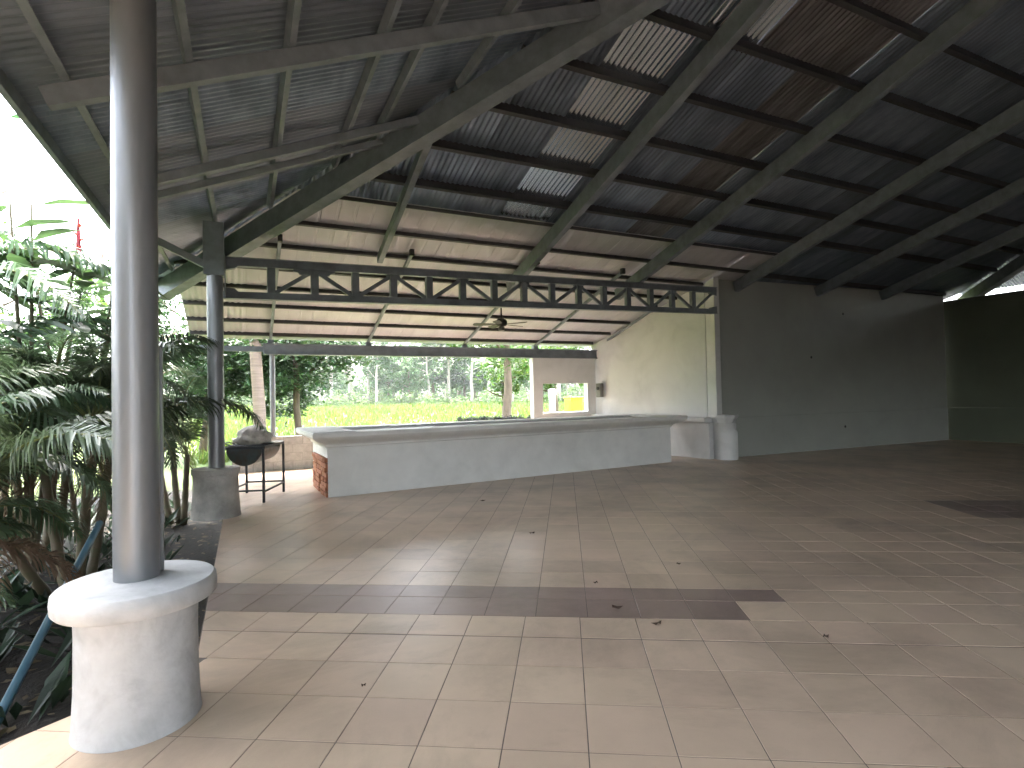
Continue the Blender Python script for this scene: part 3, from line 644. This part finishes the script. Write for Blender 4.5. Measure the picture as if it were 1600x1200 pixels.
palm((-3.2,10.4,GZ), 'feather palm at the back of the garden left of the hip corner', [(0,0,1.9,(.1,.1)),(.3,.3,2.3,(.2,.2)),(-.4,0,1.4,(-.1,0))], 7, 66, 1.0)

palm((-2.6,4.55,GZ), 'small feather palm low at the left edge in front of the others', [(0,0,.7,(.0,-.1)),(-.2,.2,.95,(-.1,.1)),(.15,.1,.55,(.1,0))], 8, 71, .72)
palm((-2.3,8.9,GZ), 'feather palm between the near post and the far post, set back', [(0,0,1.7,(.1,.1)),(.3,-.2,2.1,(.1,-.2)),(-.3,.2,1.3,(-.1,.1))], 8, 83, .9)

def crown_geo(mb, c, rad, ncl, nlv, leaf, rd, shell=.55, clump=.22, mi=0, wd=.5):
    c = Vector(c)
    for i in range(ncl):
        while True:
            d = Vector((rd.uniform(-1,1), rd.uniform(-1,1), rd.uniform(-1,1)))
            if shell < d.length < 1: break
        k = c+Vector((d.x*rad[0], d.y*rad[1], d.z*rad[2])); cr = clump*rd.uniform(.6,1.3)*(rad[0]+rad[2])/2
        for j in range(nlv):
            e = Vector((rd.gauss(0,.5), rd.gauss(0,.5), rd.gauss(0,.35)))*cr; p = k+e
            a = Vector((rd.uniform(-1,1), rd.uniform(-1,1), rd.uniform(-.7,.35))).normalized(); b = a.cross(Vector((rd.uniform(-.5,.5), rd.uniform(-.5,.5), 1))).normalized(); s_ = leaf*rd.uniform(.6,1.3); up_ = a.cross(b)*s_*.12
            mb.add([p, p+a*s_*.5+b*s_*wd*.5+up_, p+a*s_, p+a*s_*.5-b*s_*wd*.5+up_], [(0,1,2,3)], mi)
def tree_meshes(seed, h, tr_r, rad, leafmat, barkmat, ncl, nlv, leaf, cz=.62, branches=6, shell=.45, clump=.25):
    rd = random.Random(seed); mb = MB(); pts = []; x = y = 0.
    for i in range(9):
        t = i/8; pts.append(Vector((x, y, h*.86*t))); x += rd.uniform(-.03,.03)*h*.5; y += rd.uniform(-.03,.03)*h*.5
    mb.tube(pts, [tr_r*(1-.75*i/8) for i in range(9)], 9)
    cc = Vector((pts[6].x, pts[6].y, h*cz+rad[2]*.1))
    for k in range(branches):
        i = rd.randint(3,7); a = rd.uniform(0,6.28); p = pts[i]; L_ = rad[0]*rd.uniform(.5,.9); e = p+Vector((math.cos(a)*L_, math.sin(a)*L_, L_*rd.uniform(.3,.9))); mid = p.lerp(e,.5)+Vector((0,0,-.06*L_))
        mb.tube([p,mid,e], [tr_r*.42*(1-.08*i), tr_r*.26, tr_r*.08], 6)
    trunk = mb.mesh('trunk', barkmat, smooth=True); mb = MB()
    for k in range(4):
        o_ = Vector((rd.uniform(-.45,.45)*rad[0], rd.uniform(-.45,.45)*rad[1], rd.uniform(-.4,.4)*rad[2])); f = rd.uniform(.5,.8)
        crown_geo(mb, cc+o_, [r_*f for r_ in rad], ncl//4, nlv, leaf, rd, shell, clump)
    return trunk, mb.mesh('crown', leafmat)
def tree(loc, meshes, label, cat='tree', group=None, s=1., rz=0., name='tree'):
    T = thing(name, label, cat, group, loc); T.scale = (s,)*3; T.rotation_euler = (0,0,rz)
    link('trunk', meshes[0], T); link('crown', meshes[1], T); return T
# garden trees on the left, with added light blockers out of view
gt = [tree_meshes(101, 6.0, .12, (2.3,2.3,2.2), 'leaf_bright', 'bark_brown', 70, 55, .17, .6), tree_meshes(102, 7.0, .14, (2.6,2.6,2.6), 'leaf_mid', 'bark_brown', 80, 60, .18, .55), tree_meshes(103, 4.2, .08, (1.7,1.7,1.6), 'leaf_dark', 'bark_brown', 60, 55, .14, .5)]
tt = tree_meshes(104, 9.5, .13, (2.4,2.4,2.2), 'leaf_mid', 'bark_brown', 90, 60, .18, .74)
gg = 'garden trees left of the hall'
tree((-4.6,12.6,GZ), gt[0], 'bright green garden tree behind the near post', group=gg, s=.85, rz=.4)
tree((-7.5,11.0,GZ), gt[1], 'mid green tree at the far left of the garden', group=gg, rz=1.2)
tree((-3.2,17.0,GZ), gt[1], 'tall mid green tree behind the hip corner of the roof', group=gg, s=.95, rz=2.2)
tree((-9.5,17.0,GZ), gt[0], 'tall bright green tree farthest back in the left garden', group=gg, s=1.25, rz=.7)
tree((-5.2,8.6,GZ), gt[2], 'low dark bushy tree behind the near palms', group=gg, s=.8, rz=.3)
tree((-2.2,13.6,GZ), gt[2], 'low dark bushy tree left of the weathered pedestal', group=gg, s=.75, rz=1.9)
tree((-5.0,2.6,GZ), gt[1], 'unseen tree added beside the patio to cut sky light from the left', group=gg, s=.9, rz=.9)  # three trees added out of view to cut sky light from the left
tree((-5.2,-1.2,GZ), gt[1], 'unseen tree added behind the viewer to cut sky light, nearest', group=gg, s=.95, rz=1.7)
tree((-5.4,-5.4,GZ), gt[1], 'unseen tree added behind the viewer to cut sky light, farthest', group=gg, s=1.0, rz=2.7)
tree((-4.1,3.7,GZ), tt, 'unseen high-crowned tree added to shade the near end of the patio', group=gg, rz=1.1)  # three high crowns added, unseen, to keep sun off the patio
tree((-4.2,-.3,GZ), tt, 'unseen high-crowned tree added to shade the middle of the patio', group=gg, rz=2.3)
tree((-4.2,-4.2,GZ), tt, 'unseen high-crowned tree added to shade the rear of the patio', group=gg, rz=3.3)
tree((-3.7,4.3,GZ), gt[2], 'unseen dark bush added at the patio corner to cut left sky light', group=gg, s=.7, rz=1.3)  # bush added out of view to hide low sky from the pedestal
tree((-6.8,5.2,GZ), gt[2], 'dark bushy tree outside the left edge of the slab', group=gg, s=.9, rz=2.9)
tree((-4.3,7.6,GZ), tt, 'high-crowned tree added above the near eave to shade the pedestal', group=gg, rz=.2)  # tree put in to keep direct sun off the near pedestal
# ginger plants with red bracts
def red_plant(loc, label, seed):
    rd = random.Random(seed); T = thing('ginger_plant', label, 'plant', 'tall red flowering plants by the eave', loc); mb = MB()
    tops = []
    for k in range(5):
        a = rd.uniform(0,6.28); top = Vector((math.cos(a)*.5, math.sin(a)*.5, rd.uniform(3.1,4.1))); tops.append(top)
        mb.tube([(0,0,0), top*.5+Vector((0,0,.3)), top], [.028,.022,.01], 7)
    mb.build('stem', 'stem_green', T, smooth=True)
    for top in tops:
        for j in range(11):
            mb = MB(); p = top*rd.uniform(.6,1.0)**.6; a = rd.uniform(0,6.28); L_ = rd.uniform(.5,.8); d = Vector((math.cos(a), math.sin(a), rd.uniform(-.2,.5))).normalized(); b = d.cross(Vector((0,0,1))).normalized()*.09; e = Vector((0,0,-.15))
            mb.add([p, p+d*L_*.35+b, p+d*L_*.75+b*.8+e*.5, p+d*L_+e, p+d*L_*.75-b*.8+e*.5, p+d*L_*.35-b], [(0,1,5),(1,2,4,5),(2,3,4)])
            mb.build('leaf', 'leaf_mid', T)
    for top in sorted(tops, key=lambda t: -t.z)[2:4]:
        mb = MB(); mb.tube([top-Vector((0,0,.15)), top+Vector((0,0,.27))], [.03,.012], 6)
        for j in range(14):
            p = top+Vector((0,0,.03*j-.15)); a = j*2.4; d = Vector((math.cos(a), math.sin(a), .6)).normalized()*.09; b = d.cross(Vector((0,0,1))).normalized()*.025
            mb.add([p, p+d*.5+b, p+d, p+d*.5-b], [(0,1,2,3)])
        mb.build('flower_spike', 'leaf_red', T)
red_plant((-2.15,7.9,GZ), 'tall plant with red flower bracts at the upper left edge', 5); red_plant((-1.85,8.6,GZ), 'tall plant with red bracts just left of the near post', 9)
hg = MB(); rdh = random.Random(12)  # hedge added behind the viewer to block low sky from the pedestal
for i in range(44):
    crown_geo(hg, (-4.3+rdh.uniform(-.3,.3), -7.5+9.6*i/43, GZ+rdh.uniform(.5,3.4)), (.75,.75,.75), 14, 40, .15, rdh, .1, .4)
HG = thing('hedge', 'unseen hedge added along the patio to block low sky light from the left', 'hedge'); hg.build('foliage', 'leaf_mid', HG)
hs_ = MB(); hs_.box((-4.5,-7.6,GZ),(-4.3,2.1,3.0)); hs_.build('blocker_core', 'bark_brown', HG)  # solid core of the added light-blocking hedge
# undergrowth: small leafy plants on the soil
rd = random.Random(77); mb = MB()
for i in range(260):
    x = rd.uniform(-6.5,-.9); y = rd.uniform(3.2,12.5)
    if x > -1.4-.6*(3.9-y) and y < 4.2: continue
    for j in range(7):
        a = rd.uniform(0,6.28); L_ = rd.uniform(.15,.5); d = Vector((math.cos(a)*.7, math.sin(a)*.7, rd.uniform(.3,1))).normalized(); b = d.cross(Vector((0,0,1))).normalized()*L_*.13; p = Vector((x+rd.uniform(-.12,.12), y+rd.uniform(-.12,.12), GZ))
        mb.add([p, p+d*L_*.5+b, p+d*L_+Vector((0,0,-.1*L_)), p+d*L_*.5-b], [(0,1,2,3)])
tag(mb.build('undergrowth', 'leaf_dark'), 'low leafy undergrowth covering the garden soil', 'undergrowth', kind='stuff')
mb = MB()
for i in range(1500):
    x = rd.uniform(-5,-.32); y = rd.uniform(3.4,11); a = rd.uniform(0,6.28); L_ = rd.uniform(.05,.16); d = Vector((math.cos(a), math.sin(a), rd.uniform(-.1,.2)))*L_; b = Vector((-math.sin(a), math.cos(a), rd.uniform(-.3,.3)))*L_*.2; p = Vector((x,y,GZ+.015))
    mb.add([p, p+d*.5+b, p+d, p+d*.5-b], [(0,1,2,3)])
tag(mb.build('leaf_litter', 'leaf_dry'), 'dry leaf litter scattered over the dark soil', 'leaf litter', kind='stuff')
b_ = MB(); b_.tube([(-1.32,4.15,-.36),(-1.26,5.1,0.02),(-1.2,6.2,.42)], .028, 12); o = b_.build('blue_pipe', 'pipe_blue', smooth=True); tag(o, 'blue plastic pipe leaning in the plants left of the near pedestal', 'pipe')

# ================================================================== BEYOND THE HALL: field, trees, forest
b_ = MB(); pts = [Vector((.34+.05*math.sin(i*.7), 18.7, GZ+i*.55)) for i in range(14)]; PT = thing('palm_trunk_tree', 'tall pinkish-brown ringed palm trunk standing beyond the thin pipe post', 'palm', None, (0,0,0))
b_.tube(pts, [.19-.004*i for i in range(14)], 16); b_.build('trunk', 'bark_palm', PT, smooth=True)
for k in range(10): o = link('frond', FR[k % 4], PT, pts[-1]); o.scale = (1.4,)*3; o.rotation_euler = (0, 0, k*.63)
mt_ = tree_meshes(201, 8.6, .15, (3.2,3.0,2.9), 'leaf_mid', 'bark_brown', 190, 80, .22, .46)  # crown made taller, above view, to shade the floor behind the bar
tree((1.75,21.0,GZ), mt_, 'dark leafy tree hanging over the field behind the thin pipe post', rz=.5, s=.92)
tree((-1.4,22.5,GZ), mt_, 'leafy tree just right of the weathered post, beyond the low wall', rz=2.5, s=.95)
yt = tree_meshes(202, 5.2, .17, (1.7,1.6,1.9), 'leaf_bright', 'bark_brown', 60, 45, .2, .55)
bt = tree_meshes(203, 10.5, .2, (3.6,3.4,3.6), 'leaf_bright', 'bark_brown', 170, 70, .22, .54)  # high crown enlarged out of view to cut light into the bar end
tree((9.4,19.9,GZ), bt, 'light green young tree left of the white window wall', rz=1.0)
tree((13.6,23.5,GZ), yt, 'bright tree seen through the small window opening', rz=2.0, s=1.2)
tree((11.6,25.0,GZ), yt, 'loose green tree deep behind the small window', rz=3.0, s=1.1)
fm = [tree_meshes(301, 13, .22, (3.4,3.4,4.2), 'leaf_forest', 'bark_pale', 70, 40, .55, .62), tree_meshes(302, 15, .2, (2.6,2.6,4.6), 'leaf_forest_b', 'bark_pale', 60, 40, .5, .68), tree_meshes(303, 10, .25, (4.0,4.0,3.6), 'leaf_forest', 'bark_brown', 80, 42, .55, .55), tree_meshes(304, 16, .26, (2.2,2.2,3.0), 'leaf_forest_b', 'bark_pale', 40, 36, .5, .78)]
rd = random.Random(5); fwx = math.sin(YAW); fwy = math.cos(YAW)
spots = []
kinds = ['thin pale-trunked', 'slender light green', 'broad bushy', 'tall bare-stemmed']
k = 0
for dep, step, off in ((88, 34, 0), (102, 30, 15), (118, 27, 7)):
    pxx = 330+off
    while pxx < 960:
        lat = (pxx+rd.uniform(-9,9)-800)/870*dep; d_ = dep+rd.uniform(-5,5); x = fwx*d_+math.cos(YAW)*lat; y = fwy*d_-math.sin(YAW)*lat
        spots.append((x, y, rd.randrange(4), rd.uniform(.9,1.35), rd.uniform(0,6.28), dep)); pxx += step
ordn = ['first','second','third','fourth','fifth','sixth','seventh','eighth','ninth','tenth','eleventh','twelfth','thirteenth','fourteenth','fifteenth','sixteenth','seventeenth','eighteenth','nineteenth','twentieth','twenty-first','twenty-second','twenty-third','twenty-fourth','twenty-fifth','twenty-sixth']
cnt = {}
for x, y, kk, s, rz, dep in spots:
    cnt[dep] = cnt.get(dep, -1)+1
    row = {88:'front row', 102:'middle row', 118:'back row'}[dep]
    tree((x,y,field_z(x,y)-.1), fm[kk], f'{kinds[kk]} forest tree, {ordn[cnt[dep]]} from left in the {row} beyond the field', group='forest trees beyond the field', s=s, rz=rz, name='forest_tree')
mb = MB()
for i in range(150):
    pxx = rd.uniform(310,980); dep = rd.uniform(80,98); lat = (pxx-800)/870*dep; x = fwx*dep+math.cos(YAW)*lat; y = fwy*dep-math.sin(YAW)*lat; h = rd.uniform(.8,2.6)
    crown_geo(mb, (x,y,field_z(x,y)+h*.5), (h*.9,h*.9,h*.65), 7, 26, .42, rd, .1, .35)
tag(mb.build('forest_scrub', 'leaf_forest_b'), 'pale green scrub along the foot of the forest', 'scrub', kind='stuff')
mb = MB()
for i in range(260):
    pxx = rd.uniform(200,1100); dep = rd.uniform(128,150); lat = (pxx-800)/870*dep; x = fwx*dep+math.cos(YAW)*lat; y = fwy*dep-math.sin(YAW)*lat; h = rd.uniform(3.5,8)
    crown_geo(mb, (x,y,field_z(x,y)+h*.7), (h*.8,h*.8,h*.8), 8, 22, 1.0, rd, .1, .4)
tag(mb.build('distant_forest', 'leaf_forest'), 'far wall of forest behind the trees', 'forest', kind='stuff')
mb = MB()
for i in range(9000):
    pxx = rd.uniform(300,960); dep = 17+70*rd.random()**1.2; lat = (pxx-800)/870*dep; x = fwx*dep+math.cos(YAW)*lat; y = fwy*dep-math.sin(YAW)*lat; h = rd.uniform(.12,.34)*(1+dep/60)
    if y < 15: continue
    a = rd.uniform(0,6.28); b = Vector((math.cos(a), math.sin(a), 0))*.02*(1+dep/14); l_ = Vector((rd.uniform(-.4,.4), rd.uniform(-.4,.4), 1))*h
    for q in range(3):
        p = Vector((x+rd.uniform(-.2,.2), y+rd.uniform(-.2,.2), field_z(x,y)-.03)); mb.add([p-b, p+b, p+l_+Vector((rd.uniform(-.1,.1), rd.uniform(-.1,.1), 0))], [(0,1,2)])
tag(mb.build('tall_grass', 'grass_blade'), 'tall bright green grass covering the field', 'grass', kind='stuff')
# dark clipped hedge and things near the small window
hd = MB(); rd = random.Random(8)
for i in range(34): 
    f = i/33; crown_geo(hd, (6.9+2.5*f, 18.9-1.25*f, .62), (.16,.16,.16), 10, 14, .09, rd, .1, .6)
o = hd.build('hedge', 'hedge_black'); tag(o, 'narrow black-green hedge on the field side of the bar', 'hedge')
hb = MB(); hb.bar((6.9,18.95,.0),(9.5,17.65,.0),.24,.98); hb.build('planter', 'block', o)
b_ = MB(); Y_ = thing('yellow_bin', 'bright yellow bin seen through the small window', 'bin', None, (11.72,18.85,GZ))
pr_ = [(-.2,0),(.2,0),(.27,1.75),(-.27,1.75)]; vs = [(x,-.28,z) for x,z in pr_]+[(x,.28,z) for x,z in pr_]; b_.add(vs, [(0,1,2,3),(7,6,5,4),(0,4,5,1),(1,5,6,2),(2,6,7,3),(3,7,4,0)]); b_.build('bin_body', 'yellow_paint', Y_, bevel=.03)
b_ = MB(); b_.box((-.29,-.32,1.753),(.29,.32,1.82)); b_.build('lid', 'yellow_paint', Y_, bevel=.02)
b_ = MB(); b_.lathe([(.13,0),(.13,1.9),(.16,1.92),(.16,2.1),(.1,2.16)], n=20); o = b_.build('white_post', 'white_plastic', smooth=True); o.location = (10.95,19.2,GZ); tag(o, 'white round post beside the yellow bin, seen through the small window', 'post')
# cut logs by the low wall
for i, (x, y, z, a, L_, r_) in enumerate(((1.2,15.6,.1,.2,1.6,.16),(1.6,15.9,.1,-.3,1.3,.13),(1.5,15.75,.36,.5,1.2,.12),(1.05,15.9,.36,.1,.9,.11),(1.3,15.8,.58,-.1,1.1,.1))):
    b_ = MB(); d = Vector((math.cos(a), math.sin(a), 0))*L_/2; b_.tube([-d,d*.1,d], [r_,r_*.95,r_*.9], 12); o = b_.build('log', 'dry_wood', smooth=True); o.location = (x,y,GZ+z+r_+.0)
    tag(o, ['longest dry log at the bottom front of the pile beyond the low wall','dry log at the bottom back of the pile beyond the low wall','dry log in the middle layer of the pile beyond the low wall, right','short dry log in the middle layer of the pile beyond the low wall, left','thin dry log on top of the pile beyond the low wall'][i], 'log', 'dry logs piled beyond the low wall')

# ================================================================== HAZE
hz = MB(); hz.box((-304,-204,-1.6),(304,324,27)); HM = bpy.data.materials.new('haze'); HM.use_nodes = True; hn = HM.node_tree; hn.nodes.clear()
ho = hn.nodes.new('ShaderNodeOutputMaterial'); hv = hn.nodes.new('ShaderNodeVolumePrincipled'); hv.inputs['Color'].default_value = (.9,.93,.95,1); hv.inputs['Density'].default_value = .00038; hv.inputs['Anisotropy'].default_value = .3
hn.links.new(hv.outputs[0], ho.inputs['Volume']); MATS['haze'] = HM
tag(hz.build('haze', 'haze'), kind='stuff')
